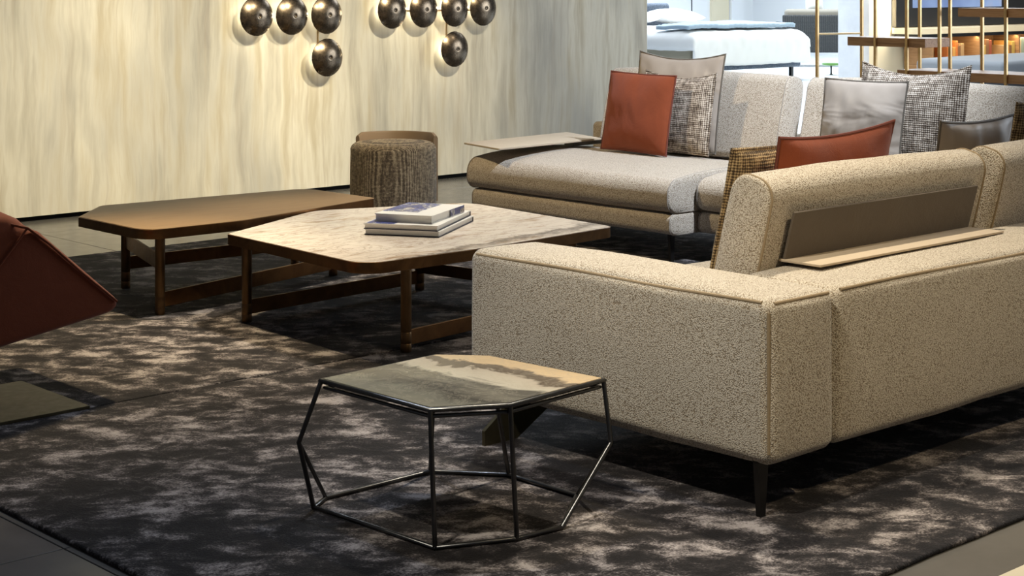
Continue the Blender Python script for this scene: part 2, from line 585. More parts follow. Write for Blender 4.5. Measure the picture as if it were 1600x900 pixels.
def prism(pts, z0, z1, bevel=0.0, seg=2):
    b = bmesh.new()
    lo = [b.verts.new((p[0], p[1], z0)) for p in pts]
    hi = [b.verts.new((p[0], p[1], z1)) for p in pts]
    n = len(pts)
    b.faces.new(lo[::-1])
    b.faces.new(hi)
    for i in range(n):
        b.faces.new((lo[i], lo[(i + 1) % n], hi[(i + 1) % n], hi[i]))
    if bevel:
        ed = [e for e in b.edges if abs(e.verts[0].co.z - e.verts[1].co.z) < 1e-6]
        bmesh.ops.bevel(b, geom=ed, offset=bevel, segments=seg, profile=0.5, affect='EDGES')
    return b

def bar(p, q, wid, z0, z1, bevel=0.0015):
    """flat bar standing on edge between two plan points"""
    p, q = Vector(p), Vector(q)
    d = (q - p).normalized()
    s = Vector((-d.y, d.x)) * wid / 2
    return prism([p + s, p - s, q - s, q + s], z0, z1, bevel)

# ------------------------------------------------------------------ the setting
FL = -0.014                                        # floor level; the rugs' pile tops out at 0

def floor_zone(name, x0, x1, y0, y1, jx, jy, t, slab_mat, tile_mat, keep=None):
    f = finish(obj(name, box(x0, x1, y0, y1, FL - 0.16, FL - 0.006), slab_mat, smooth=False), kind='structure')
    proto = None
    i0, i1 = math.floor((x0 - jx) / t), math.ceil((x1 - jx) / t)
    j0, j1 = math.floor((y0 - jy) / t), math.ceil((y1 - jy) / t)
    for i in range(i0, i1):
        for j in range(j0, j1):
            cx, cy = jx + (i + .5) * t, jy + (j + .5) * t
            a0, a1 = max(x0, cx - t / 2), min(x1, cx + t / 2)
            b0, b1 = max(y0, cy - t / 2), min(y1, cy + t / 2)
            if a1 - a0 < 0.05 or b1 - b0 < 0.05 or (keep and not keep(cx, cy)):
                continue
            if abs(a1 - a0 - t) < 1e-6 and abs(b1 - b0 - t) < 1e-6:
                if proto is None:
                    proto = obj('floor_tile', box(-t / 2 + .002, t / 2 - .002, -t / 2 + .002, t / 2 - .002, -0.006, 0, 0.0012, 1), tile_mat, f, (cx, cy, FL))
                else:
                    copy(proto, f, location=(cx, cy, FL))
            else:
                obj('floor_tile', box(a0 - cx + .002, a1 - cx - .002, b0 - cy + .002, b1 - cy - .002, -0.006, 0, 0.0012, 1), tile_mat, f, (cx, cy, FL))
    return f

floor_zone('floor', 0.0, 9.76, 0.0, 9.04, 4.38, 8.53, 1.2, M['grout'], M['tile'])
floor_zone('floor_bedroom', 9.76, 27.0, 3.6, 22.0, 10.2, 12.3, 1.5, M['grout_daylit'], M['tile_daylit'])

WY = 8.98
wb = finish(obj('wall_back', box(1.5, 9.76, 0, 0.12, 0.016, 3.6), M['wall'], loc=(0, WY, 0), smooth=False), kind='structure')
finish(obj('baseboard_back', box(1.5, 9.75, 0.03, 0.12, FL, 0.016), M['black'], loc=(0, WY, 0), smooth=False), kind='structure')

# far walls of the bedroom hall
wf = finish(obj('wall_far', box(15, 27, 21.6, 21.75, FL, 3.6), M['white'], smooth=False), kind='structure')
finish(obj('wall_bedroom', box(26.6, 26.75, 12.0, 21.6, FL, 3.6), M['white'], smooth=False), kind='structure')
finish(obj('trim_1', box(25.28, 25.80, 21.55, 21.6, FL, 3.6), M['cream_paint'], smooth=False), kind='structure')
finish(obj('trim_2', box(25.82, 26.20, 21.50, 21.6, FL, 3.6), M['white'], smooth=False), kind='structure')
M['column'] = concrete('pale_streaked_render', (0.62, 0.63, 0.64), (0.74, 0.75, 0.76), 0.7)
wc = finish(obj('wall_column', box(15.62, 15.76, 11.14, 11.46, FL, 3.6), M['column'], smooth=False), kind='structure')

# ------------------------------------------------------------------ rugs
def rug(name, x0, x1, y0, y1, m, label):
    cx, cy = (x0 + x1) / 2, (y0 + y1) / 2
    b = softbox(x1 - x0, y1 - y0, 0.0138, 0.0068, n=60)
    for v in b.verts:
        v.co.z += 0.0007 * noise.noise(v.co * 6)
        if abs(abs(v.co.y) - (y1 - y0) / 2) < .01:
            v.co.y += 0.006 * noise.noise(Vector((v.co.x * 5, 0, cy)))
    return finish(obj(name, b, m, loc=(cx, cy, FL / 2)), label, 'rug', 'charcoal viscose rugs laid edge to edge')
rug('area_rug', 2.0, 7.2, 2.27, 4.866, M['rug_front'], 'mottled charcoal rug in the foreground under the small wire side table')
rug('area_rug', 2.0, 7.2, 4.872, 7.63, M['rug_rear'], 'mottled charcoal rug under the two low coffee tables')

# ------------------------------------------------------------------ front sofa (seen from behind)
def seam(parent, pts, m, r=0.0032, name='piping', closed=False):
    return obj(name, tube(pts, r, closed), m, parent)

SX, SY = 3.34, 2.66
sofa = empty('sofa', (SX, SY, 0), 'beige boucle sofa seen from behind, low arm toward the small wire side table', 'sofa')
# long low arm
AW, AL, A0, A1 = 0.276, 1.14, 0.14, 0.555
arm = obj('arm', softbox(AW, AL, A1 - A0, 0.032, (0.006, 0.006, 0.014), 14, 0.003, 1), M['beige'], sofa, (AW / 2, AL / 2, (A0 + A1) / 2))
c45 = 0.032 * (1 - 0.7071)
seam(arm, [(-AW / 2 + c45, y, (A1 - A0) / 2 - c45 + 0.002 * math.sin(y * 9)) for y in [-AL / 2 + 0.03 + (AL - 0.06) * i / 24 for i in range(25)]], M['piping_beige'], 0.0048)
seam(arm, [(x, -AL / 2 + c45, (A1 - A0) / 2 - c45) for x in [-AW / 2 + 0.03 + (AW - 0.05) * i / 8 for i in range(9)]], M['piping_beige'], 0.0048)
seam(arm, [(-AW / 2 + c45, -AL / 2 + c45, z) for z in [-(A1 - A0) / 2 + .03 + (A1 - A0 - .06) * i / 10 for i in range(11)]], M['piping_beige'], 0.0048)
# back rest block along X
BX0, BX1, BD = 0.281, 2.66, 0.322
bl = BX1 - BX0
back = obj('back', softbox(bl, BD, A1 - A0, 0.032, (0.004, 0.012, 0.012), 20, 0.004, 2), M['beige'], sofa, (BX0 + bl / 2, BD / 2 + 0.004, (A0 + A1) / 2))
seam(back, [(x, -BD / 2 + c45 - .001, (A1 - A0) / 2 - c45 + 0.003 * math.sin(x * 5)) for x in [-bl / 2 + 0.03 + (bl - 0.06) * i / 40 for i in range(41)]], M['piping_beige'], 0.0048)
# seat plinth and seat cushions (hidden by the arm from the front, seen from a step aside)
obj('seat_base', softbox(bl, 0.82, 0.10, 0.03, (0, .004, 0), 8), M['beige'], sofa, (BX0 + bl / 2, 0.72, 0.19))
for k in range(2):
    w = bl / 2 - 0.004
    obj('seat_cushion', softbox(w, 0.83, 0.155, 0.05, (0.0, 0.012, 0.02), 10, 0.004, 5 + k), M['beige'], sofa, (BX0 + w / 2 + k * (w + 0.008), 0.755, 0.318))
# back cushions leaning on the back block
LEAN = math.radians(15)
def back_cushion(parent, x0, x1, seed, m, name='back_cushion'):
    w, t, hh = x1 - x0, 0.135, 0.435
    pr = soft_rect(-t / 2, t / 2, -hh / 2, hh / 2, [0.03, 0.03, 0.058, 0.05])
    pr = [(a * (1 + 0.10 * (1 - (2 * b / hh) ** 2)), b) for a, b in pr]
    c = obj(name, bolster(pr, w, lambda a, b, l: (l, a, b), 0.012, 22, 0.004, seed, 0.01, 0.004), m, parent,
            (x0 + w / 2, 0.388, 0.602), (LEAN, 0, 0))
    for sx in (-1, 1):
        seam(c, [(sx * (w / 2 - 0.009), a, b) for a, b in pr], M['piping_beige'], 0.0038, closed=True)
    return c
back_cushion(sofa, 0.350, 1.45, 11, M['beige'])
back_cushion(sofa, 1.55, 2.60, 12, M['beige'])
# leather bracket shelf behind the first back cushion
sh = obj('bracket_shelf', prism(round_poly([(0.435, 0.315), (0.435, 0.168), (1.385, 0.172), (1.372, 0.332)], 0.006, 3), 0.571, 0.578, 0.0015), M['tan_leather'], sofa)
vp = box(0.44, 1.375, -0.0045, 0.0045, 0.0, 0.142, 0.002)
pl = obj('bracket_panel', vp, M['bracket'], sh, (0, 0.300, 0.576), (math.radians(15), 0, 0), smooth=False)
# feet
def taper_leg(w0, w1, hgt):
    b = bmesh.new()
    vs = []
    for (w, z) in ((w0, 0), (w1, hgt)):
        vs.append([b.verts.new((sx * w / 2, sy * 0.008, z)) for sx, sy in ((-1, -1), (1, -1), (1, 1), (-1, 1))])
    b.faces.new(vs[0][::-1]); b.faces.new(vs[1])
    for i in range(4):
        b.faces.new((vs[0][i], vs[0][(i + 1) % 4], vs[1][(i + 1) % 4], vs[1][i]))
    return b
leg = obj('leg', taper_leg(0.018, 0.045, 0.15), M['leg_metal'], sofa, (0.035, 0.055, 0))
copy(leg, sofa, location=(2.60, 0.06, 0))
# splayed plate foot under the far end of the arm
pb = bmesh.new()
prof = [(0.0, 0.0), (0.0, 0.043), (0.155, 0.148), (0.40, 0.148), (0.13, 0.0)]
f0 = [pb.verts.new((x, -0.006, z)) for x, z in prof]
f1 = [pb.verts.new((x, 0.006, z)) for x, z in prof]
pb.faces.new(f0); pb.faces.new(f1[::-1])
for i in range(5):
    pb.faces.new((f0[i], f0[(i + 1) % 5], f1[(i + 1) % 5], f1[i]))
pf = obj('foot_plate', pb, M['olive_metal'], sofa, (-0.045, 1.02, 0), smooth=False)
copy(pf, sofa, location=(2.3, 1.02, 0))

# ------------------------------------------------------------------ far sofa (faces the coffee tables)
fs = empty('sofa', (6.08, 5.45, 0), 'long sand coloured sofa against the hall opening with a leather tray at its left end', 'sofa')
def at(x, y, z):
    return (x - 6.08, y - 5.45, z)
def block(name, x0, x1, y0, y1, z0, z1, r, bulge, seed, m='sand', n=14, wob=0.004):
    return obj(name, softbox(x1 - x0, y1 - y0, z1 - z0, r, bulge, n, wob, seed), M[m], fs, at((x0 + x1) / 2, (y0 + y1) / 2, (z0 + z1) / 2))
def seat_block(name, x0, x1, y0, y1, z0, z1, rf, crown, seed):
    w, d, hh = y1 - y0, x1 - x0, z1 - z0
    pr = soft_rect(-d / 2, d / 2, -hh / 2, hh / 2, [rf, 0.03, 0.03, rf], 9, 9)
    pr = [(a, b + (crown * max(0, 1 - (2 * a / d) ** 2) ** 0.7 if b > 0 else 0)) for a, b in pr]
    o = obj(name, bolster(pr, w, lambda a, b, l: (a, l, b), 0.012, 22, 0.004, seed, 0.006, 0.004), M['sand'], fs,
            at((x0 + x1) / 2, (y0 + y1) / 2, (z0 + z1) / 2), angle=50)
    for sy in (-1, 1):
        seam(o, [(a, sy * (w / 2 - 0.009), b) for a, b in pr], M['piping_grey'], 0.0032, closed=True)
    return o
seat_block('base', 6.09, 7.30, 5.45, 6.90, 0.135, 0.236, 0.035, 0, 21)
seat_block('seat_cushion', 6.075, 7.05, 5.45, 6.925, 0.240, 0.388, 0.060, 0.045, 22)
seat_block('base', 6.275, 7.30, 3.92, 5.44, 0.135, 0.236, 0.035, 0, 23)
seat_block('seat_cushion', 6.26, 7.05, 3.90, 5.44, 0.240, 0.388, 0.060, 0.04, 24)
block('back', 7.07, 7.34, 5.30, 6.95, 0.20, 0.545, 0.03, (0, 0, 0.006), 25)
block('back', 7.07, 7.34, 3.90, 5.29, 0.20, 0.545, 0.03, (0, 0, 0.006), 26)
L2 = math.radians(14)
def far_cushion(y0, y1, seed):
    w, t, hh = y1 - y0, 0.14, 0.46
    pr = soft_rect(-t / 2, t / 2, -hh / 2, hh / 2, [0.03, 0.03, 0.05, 0.058])
    pr = [(a * (1 + 0.12 * (1 - (2 * b / hh) ** 2)), b) for a, b in pr]
    c = obj('back_cushion', bolster(pr, w, lambda a, b, l: (a, l, b), 0.012, 22, 0.005, seed, 0.012, 0.006), M['sand'], fs,
            at(7.045 + 0.058, (y0 + y1) / 2, 0.635), (0, L2, 0))
    for s in (-1, 1):
        seam(c, [(a, s * (w / 2 - 0.009), b) for a, b in pr], M['piping_grey'], 0.003, closed=True)
far_cushion(5.515, 6.80, 31)
far_cushion(4.02, 5.385, 32)
tl = obj('leg', taper_leg(0.02, 0.04, 0.16), M['leg_metal'], fs, at(6.15, 5.50, 0))
copy(tl, fs, location=at(6.15, 6.80, 0))
copy(tl, fs, location=at(6.36, 4.0, 0))
# leather tray that cantilevers off the left end
tray = obj('tray', prism(round_poly([(6.11, 6.985), (6.02, 6.60), (6.86, 6.66), (6.99, 7.07)], 0.008, 3), 0.470, 0.480, 0.002), M['tan_leather'], fs, at(0, 0, 0))
obj('tray_bracket', box(6.70, 7.10, 6.72, 6.80, 0.44, 0.468, 0.003), M['dark_metal'], tray, (0, 0, 0), smooth=False)
obj('tray_bracket', box(6.20, 6.80, 6.735, 6.785, 0.458, 0.470, 0.002), M['dark_metal'], tray, (0, 0, 0), smooth=False)

# ------------------------------------------------------------------ throw cushions
def pillow_mesh(w, hh, T, pinch=0.07, n=26, wr=0.006, seed=0, dip=0.0):
    b = bmesh.new()
    def pt(u, v, s):
        x = w / 2 * u * (1 - pinch * (1 - v * v) * abs(u) ** 1.5)
        y = hh / 2 * v * (1 - pinch * (1 - u * u) * abs(v) ** 1.5)
        if dip and v > 0:
            y -= dip * (1 - u * u) * v ** 2
        k = max(0.0, (1 - u ** 4) * (1 - v ** 4))
        z = s * T / 2 * k ** 0.55 * (0.62 + 0.38 * (1 - u * u) * (1 - v * v))
        p = Vector((x, y, z))
        if wr and k > 0:
            q = Vector((x * 7, y * 7, seed * 3.1 + s))
            z += k ** .4 * (wr * noise.noise(q) + 0.6 * wr * noise.noise(Vector((x * 26 + y * 9, y * 8, seed + s * 2))))
            p.z = z
        return p
    us = [math.sin(math.pi / 2 * (2 * i / n - 1)) * 0.35 + 0.65 * (2 * i / n - 1) for i in range(n + 1)]
    rim = {}
    for s in (1, -1):
        g = []
        for i, u in enumerate(us):
            row = []
            for j, v in enumerate(us):
                edge = i in (0, n) or j in (0, n)
                if edge and (i, j) in rim:
                    row.append(rim[(i, j)])
                    continue
                vert = b.verts.new(pt(u, v, s))
                if edge: rim[(i, j)] = vert
                row.append(vert)
            g.append(row)
        for i in range(n):
            for j in range(n):
                b.faces.new((g[i][j], g[i + 1][j], g[i + 1][j + 1], g[i][j + 1]))
    loop = [pt(u, -1, 1) for u in us] + [pt(1, v, 1) for v in us[1:]] + [pt(u, 1, 1) for u in reversed(us[:-1])] + [pt(-1, v, 1) for v in reversed(us[1:-1])]
    return b, loop

def cushion(base, yaw, lean, w, hh, T, m, pipe, label, seed, pinch=0.07, wr=0.006, roll=0.0, pr=0.005, dip=0.0):
    """base: middle of the lower edge; yaw: heading the face looks at; lean: tilt back"""
    fn = Vector((math.cos(yaw), math.sin(yaw), 0))
    rt = Vector((-math.sin(yaw), math.cos(yaw), 0))
    up = Vector((0, 0, 1))
    u2 = (up * math.cos(lean) - fn * math.sin(lean)).normalized()
    f2 = rt.cross(u2).normalized()
    R = Matrix((rt, u2, f2)).transposed().to_4x4() @ Matrix.Rotation(roll, 4, 'Z')
    c = Vector(base) + u2 * hh / 2
    e = empty('throw_cushion', Vector(base), label, 'cushion', group='throw cushions on the sofas')
    bm, loop = pillow_mesh(w, hh, T, pinch, seed=seed, wr=wr, dip=dip)
    loc = c - Vector(base)
    cv = obj('cover', bm, M[m], e, loc, R.to_euler())
    obj('piping', tube(loop, pr, True, 6), M[pipe], e, loc, R.to_euler())
    return e

PI = math.pi
# on the far sofa, faces towards -X
cushion((6.915, 6.18, 0.444), PI, math.radians(9), 0.62, 0.535, 0.10, 'taupe', 'taupe_pipe', 'taupe satin cushion standing behind the rust and tweed ones', 41, 0.03, 0.016, dip=0.03)
cushion((6.785, 6.06, 0.446), PI, math.radians(9), 0.50, 0.435, 0.10, 'tweed', 'tweed', 'grey brown tweed cushion tucked behind the standing rust cushion', 42, 0.03, dip=0.03)
cushion((6.63, 6.20, 0.449), PI, math.radians(10), 0.475, 0.425, 0.12, 'rust', 'rust_pipe', 'rust suede cushion standing on the far sofa seat', 43, 0.025, 0.010, roll=math.radians(-1))
cushion((6.80, 4.60, 0.441), PI, math.radians(9), 0.60, 0.535, 0.15, 'tweed', 'tweed', 'large grey tweed cushion with drooping top edge before the brass shelving', 44, 0.03, dip=0.05)
cushion((6.60, 4.74, 0.441), PI, math.radians(10), 0.47, 0.46, 0.13, 'taupe', 'taupe_pipe', 'pale taupe satin cushion leaning on the large grey tweed one', 45, 0.035, 0.014)
# on the front sofa, faces towards +Y
cushion((4.15, 3.37, 0.425), PI / 2, math.radians(13), 0.44, 0.44, 0.11, 'tweed_brown', 'tweed_brown', 'brown tweed cushion at the arm end of the front sofa', 46, 0.03)
cushion((4.29, 3.245, 0.44), PI / 2, math.radians(13), 0.58, 0.475, 0.13, 'rust', 'rust_pipe', 'rust suede cushion with only its top showing above the front sofa back', 47, 0.035, 0.008, roll=math.radians(-2), dip=0.012)
cushion((5.30, 3.375, 0.424), PI / 2, math.radians(12), 0.48, 0.46, 0.10, 'taupe', 'taupe_pipe', 'taupe satin cushion with a folded corner at the right edge of view', 48, 0.07, 0.012)
cushion((5.565, 3.25, 0.424), PI / 2, math.radians(12), 0.48, 0.52, 0.10, 'tweed_brown', 'tweed_brown', 'brown tweed cushion cut off by the right edge of view', 49, 0.06)

# ------------------------------------------------------------------ coffee tables
def disc_leg(r, hgt):
    b = lathe([(0, 0), (r * .93, 0), (r, 0.003), (r, 0.030), (r * .97, 0.0315), (r, 0.033), (r, 0.072), (r * .97, 0.0735), (r, 0.075), (r, hgt), (0, hgt)], 24)
    return b

def coffee_table(origin, outline, radii, ztop, band, top_mat, legs, bars, label):
    t = empty('coffee_table', (*origin, 0), label, 'table', group='low coffee tables on the rug')
    loc = [(x - origin[0], y - origin[1]) for x, y in outline]
    pts = round_poly(loc, radii, 10)
    inner = [p * (1 - 0.006 / max(0.1, p.length)) for p in pts]
    ed = obj('edge_band', prism(pts, ztop - band, ztop - 0.0015, 0.0015), M['bronze'], t, angle=30)
    obj('tabletop', prism(inner, ztop - 0.004, ztop, 0.0008), top_mat, t, angle=30)
    lm = None
    for (x, y) in legs:
        p = (x - origin[0], y - origin[1], 0)
        if lm is None:
            lm = obj('leg', disc_leg(0.0205, ztop - band), M['bronze_leg'], t, p)
        else:
            copy(lm, t, location=p)
    for (a, b, z0, z1) in bars:
        pa = (legs[a][0] - origin[0], legs[a][1] - origin[1])
        pb_ = (legs[b][0] - origin[0], legs[b][1] - origin[1])
        obj('stretcher', bar(pa, pb_, 0.011, z0, z1), M['bronze'], t, smooth=False)
    return t

coffee_table((4.2, 6.4),
             [(3.545, 6.00), (3.545, 6.555), (3.80, 6.825), (4.86, 6.72), (4.88, 6.19), (4.0, 5.985)],
             [0.10, 0.02, 0.05, 0.10, 0.05, 0.4], 0.355, 0.041, M['bronze_top'],
             [(3.635, 6.04), (3.84, 6.67), (4.72, 6.62), (4.715, 6.31)],
             [(0, 1, 0.180, 0.245), (1, 2, 0.083, 0.140), (0, 3, 0.028, 0.090), (2, 3, 0.180, 0.245)],
             'low bronze coffee table with a brown wooden top, nearer the wall')
coffee_table((4.4, 5.4),
             [(3.725, 4.805), (3.775, 5.765), (4.45, 6.10), (5.14, 5.84), (5.07, 4.845), (4.3, 4.79)],
             [0.10, 0.03, 0.18, 0.12, 0.06, 0.5], 0.345, 0.042, M['marble'],
             [(3.812, 5.675), (3.93, 4.885 - 0.07), (4.77, 5.75), (4.90, 4.93)],
             [(0, 2, 0.030, 0.088), (2, 3, 0.075, 0.125), (1, 3, 0.023, 0.080)],
             'low bronze coffee table with a pale veined marble top holding the books')

# ------------------------------------------------------------------ books
def art_cover():
    m = mat('art_jacket', (0.8, 0.8, 0.8), 0.35)
    n = N(m)
    co = n.co.outputs['Object']
    v = n.new('TexVoronoi')
    v.inputs['Scale'].default_value = 30
    n.link(n.mapping((1, 1.6, 1)), v.inputs['Vector'])
    c = n.ramp(v.outputs['Color'], [(0.42, (0.06, 0.08, 0.30)), (0.45, (0.70, 0.70, 0.70)), (0.60, (0.50, 0.44, 0.38)), (0.63, (0.10, 0.13, 0.40))])
    s = n.noise(co, 22, 4, 0.6, 2.5)
    ink = n.ramp(n.math('ABSOLUTE', n.math('SUBTRACT', s, 0.5)), [(0.0, (1, 1, 1)), (0.06, (0, 0, 0))])
    c = n.mix(ink, c, (0.02, 0.018, 0.02))
    n.color(c)
    return m
M['art'] = art_cover()

def book(loc, yaw, L, W, T, cover, label, spine_far=True):
    e = empty('book', loc, label, 'book', yaw, 'stacked books on the marble table')
    c = 0.0034
    obj('pages', box(-L / 2 + .004, L / 2 - .002, -W / 2 + .004, W / 2 - .004, c, T - c), M['paper'], e, smooth=False)
    obj('back_cover', box(-L / 2, L / 2, -W / 2, W / 2, 0, c), cover, e, smooth=False)
    fc = obj('front_cover', box(-L / 2, L / 2, -W / 2, W / 2, T - c, T), M['white_cover'], e, smooth=False)
    obj('spine', box(L / 2 - .0022, L / 2, -W / 2, W / 2, c, T - c), cover, e, smooth=False)
    return e, fc
YB = math.radians(32)
book((4.455, 5.365, 0.3455), YB, 0.475, 0.315, 0.023, M['ink_cover'], 'large white book with dark boards at the bottom of the stack')
e2, fc2 = book((4.450, 5.370, 0.369), YB + 0.01, 0.475, 0.310, 0.022, M['ink_cover'], 'large white book in the middle of the stack')
obj('cover_print', box(-0.232, -0.02, 0.03, 0.150, 0.0222, 0.0226), M['art'], fc2, smooth=False)
e3, fc3 = book((4.45, 5.36, 0.3918), math.radians(28), 0.36, 0.25, 0.032, M['white_cover'], 'thick book with blue illustrated jacket on top of the stack')
obj('jacket_print', box(-0.10, 0.1802, -0.03, 0.1252, 0.0318, 0.0325), M['art'], fc3, smooth=False)
obj('jacket_print', box(0.02, 0.1802, -0.1254, -0.1248, 0.004, 0.0315), M['art'], fc3, smooth=False)

# ------------------------------------------------------------------ wire side table
stb = empty('side_table', (2.82, 3.24, 0), 'small side table of thin dark rods with a grey marble top', 'table')
o2 = Vector((2.82, 3.24, 0))
def rel(p): return tuple(Vector(p) - o2)
ZT = 0.338
T1, T2, T3, T4, T5, T6 = (2.57, 3.49), (2.585, 3.077), (2.754, 2.979), (3.103, 3.006), (3.064, 3.397), (2.966, 3.509)
top = [Vector((p[0] - o2.x, p[1] - o2.y)) for p in (T1, T2, T3, T4, T5, T6)]
obj('tabletop', prism([p * 0.985 for p in top], ZT - 0.004, ZT + 0.007, 0.0012), M['marble_dark'], stb, angle=30)
RR = 0.0062
obj('top_frame', tube([(p.x, p.y, ZT) for p in top], RR, True, 10), M['dark_metal'], stb)
obj('top_frame', tube([(p.x * .97, p.y * .97, ZT - 0.017) for p in top], RR * .8, True, 10), M['dark_metal'], stb)
B1, B1b, B6, B5, B4b, B4, B3, B2 = (2.575, 3.53), (2.645, 3.572), (3.0, 3.57), (3.137, 3.40), (3.142, 3.142), (2.93, 2.982), (2.79, 2.995), (2.603, 3.08)
zb = 0.0065
def q(p, z): return rel((p[0], p[1], z))
obj('base_frame', tube([q(p, zb) for p in (B1, B1b, B6, B5, B4b, B4, B3, B2)], RR * .95, True, 10), M['dark_metal'], stb)
K1, K2 = (2.527, 3.527, 0.182), (3.118, 2.994, 0.178)
def rod(*pts): return obj('leg', tube(pts, RR, False, 10), M['dark_metal'], stb)
rod(q(T1, ZT), rel(K1), q(B1, zb))
obj('strut', tube([rel(K1), q(B1b, zb)], RR * .9, False, 10), M['dark_metal'], stb)
rod(q(T4, ZT), rel(K2), q(B4, zb))
obj('strut', tube([rel(K2), q(B4b, zb)], RR * .9, False, 10), M['dark_metal'], stb)
rod(q(T2, ZT), q(B2, zb))
rod(q(T3, ZT), q(B3, zb))
rod(q(T5, ZT), q(B5, zb))
rod(q(T6, ZT), q(B6, zb))

# ------------------------------------------------------------------ pouf
pf_ = empty('pouf', (6.35, 7.90, FL), 'round tweed pouf with a low brown leather back by the streaked wall', 'stool', math.radians(43))
r = 0.258
prof = [(0, 0.01), (r * .94, 0.01), (r * .985, 0.022)] + [(r * (0.99 + 0.012 * math.sin(math.pi * i / 8)), 0.03 + 0.33 * i / 8) for i in range(9)]
prof += [(r - 0.05 + 0.05 * math.cos(a), 0.37 + 0.05 * math.sin(a)) for a in [math.pi / 2 * k / 6 for k in range(1, 7)]]
prof += [(0.12, 0.428), (0.0, 0.431)]
obj('seat', lathe(prof, 64), M['pouf'], pf_, angle=60)
# curved back band hugging the far half
bb = bmesh.new()
rows = []
for i in range(41):
    a = math.radians(-60 + 120 * i / 40)
    ring = []
    fall = 0.02 * max(0, abs(i - 20) / 20 - 0.85) / 0.15
    for (rr_, z) in [(0.262, 0.05), (0.262, 0.45 - fall), (0.268, 0.462 - fall), (0.284, 0.462 - fall), (0.290, 0.45 - fall), (0.290, 0.05)]:
        ring.append(bb.verts.new((rr_ * math.cos(a), rr_ * math.sin(a), z)))
    rows.append(ring)
for a, b in zip(rows, rows[1:]):
    for j in range(6):
        bb.faces.new((a[j], a[(j + 1) % 6], b[(j + 1) % 6], b[j]))
bb.faces.new(rows[0]); bb.faces.new(rows[-1][::-1])
obj('backrest', bb, M['brown_leather'], pf_)

# ------------------------------------------------------------------ rust armchair (mostly outside the frame)
ac = empty('armchair', (2.30, 5.10, 0), 'dark rust suede lounge chair on a flat metal base at the left edge', 'armchair')
oc = Vector((2.30, 5.10, 0))
hull = [(2.54, 5.0, .585), (2.865, 5.0, .295), (2.84, 5.0, .262), (1.70, 5.0, .150), (2.18, 5.0, .16), (1.70, 5.02, .30),
        (2.42, 5.13, .655), (1.70, 5.13, .76), (2.54, 5.62, .56), (2.865, 5.62, .295), (2.84, 5.62, .262), (1.70, 5.62, .15), (1.70, 5.60, .72)]
hb = bmesh.new()
for p in hull:
    hb.verts.new(Vector(p) - oc)
bmesh.ops.convex_hull(hb, input=hb.verts[:])
bmesh.ops.dissolve_limit(hb, angle_limit=math.radians(3), verts=hb.verts[:], edges=hb.edges[:])
bmesh.ops.bevel(hb, geom=hb.edges[:], offset=0.026, segments=5, profile=0.5, affect='EDGES')
shell = obj('shell', hb, M['rust_dark'], ac, angle=60)
seam(shell, [rel2 for rel2 in [tuple(Vector(p) - oc) for p in [(2.43, 5.05, .60), (2.525, 4.995, .572), (2.60, 4.996, .515), (2.72, 4.996, .405), (2.845, 4.997, .298)]]], M['rust_dark'], 0.004)
seam(shell, [tuple(Vector(p) - oc) for p in [(2.525, 4.997, .572), (2.43, 4.998, .462), (2.30, 4.998, .31), (2.19, 4.998, .19)]], M['rust_dark'], 0.004)
obj('pedestal', lathe([(0, 0.008), (0.05, 0.008), (0.032, 0.02), (0.028, 0.03), (0.028, 0.2), (0, 0.2)], 24), M['olive_metal'], ac, (-0.08, 0.02, 0))
obj('base_plate', box(-0.22, 0.365, -0.25, 0.215, 0.0, 0.010, 0.0015), M['olive_metal'], ac, smooth=False)

# ------------------------------------------------------------------ wall lights
DY = WY - 0.105
def disc_mesh():
    R_, dp = 0.1225, 0.036
    prof = [(0.0, dp - 0.004), (0.006, dp - 0.0035), (0.012, dp)]
    for k in range(1, 15):
        a = k / 14
        prof.append((0.012 + (R_ - 0.012) * a, dp * (1 - a ** 2.1)))
    prof += [(R_ + .0012, -0.001), (R_, -0.003), (R_ - .003, -0.003), (R_ * .6, 0.010), (0.03, 0.016), (0, 0.016)]
    return lathe(prof, 48)
dm = None
def wall_light(discs, links, drops, label):
    global dm
    x0, z0 = discs[0]
    e = empty('wall_light', (x0, WY, z0), label, 'lamp', group='disc wall lights')
    for (x, z) in discs:
        loc = (x - x0, DY - WY, z - z0)
        if dm is None:
            d = obj('disc', disc_mesh(), M['lamp_disc'], e, loc, (math.radians(90), 0, 0), angle=50)
            dm = d
        else:
            d = copy(dm, e, location=loc)
        obj('stem', tube([(x - x0, DY - WY + 0.004, z - z0), (x - x0, 0, z - z0)], 0.009, n=12), M['brass'], e)
        ld = bpy.data.lights.new('disc_glow', 'POINT')
        ld.energy = 1.5
        ld.color = (1, 0.90, 0.66)
        ld.shadow_soft_size = 0.02
        lo = bpy.data.objects.new('disc_glow', ld)
        COL.objects.link(lo)
        lo.location = (x, WY - 0.055, z)
    for (xa, xb, z) in links:
        obj('link_rod', tube([(xa - x0, -0.085, z - z0), (xb - x0, -0.085, z - z0)], 0.006, n=10), M['brass'], e)
    for (x, za, zb_) in drops:
        obj('link_rod', tube([(x - x0, -0.075, za - z0), (x - x0, -0.075, zb_ - z0)], 0.007, n=10), M['brass'], e)
    return e
g1 = [(6.035, 1.147), (6.305, 1.148), (6.58, 1.149), (6.585, 0.872)]
wall_light(g1, [], [(6.53, 0.90, 1.15)], 'cluster of four dark bronze discs on the wall, left of the other cluster')
g2 = [(7.125, 1.173), (7.40, 1.175), (7.68, 1.177), (7.945, 1.179), (7.68, 0.898)]
wall_light(g2, [(7.125, 7.945, 1.167)], [(7.63, 0.92, 1.17)], 'cluster of five dark bronze discs on the wall, above the pouf and tray')

# ------------------------------------------------------------------ cream platform in the near right corner
finish(obj('platform', box(3.30, 6.5, 0.9, 2.075, FL, 0.0, 0.003), M['cream_paint'], smooth=False),
       'cream floor platform edge in the bottom right corner', 'platform')

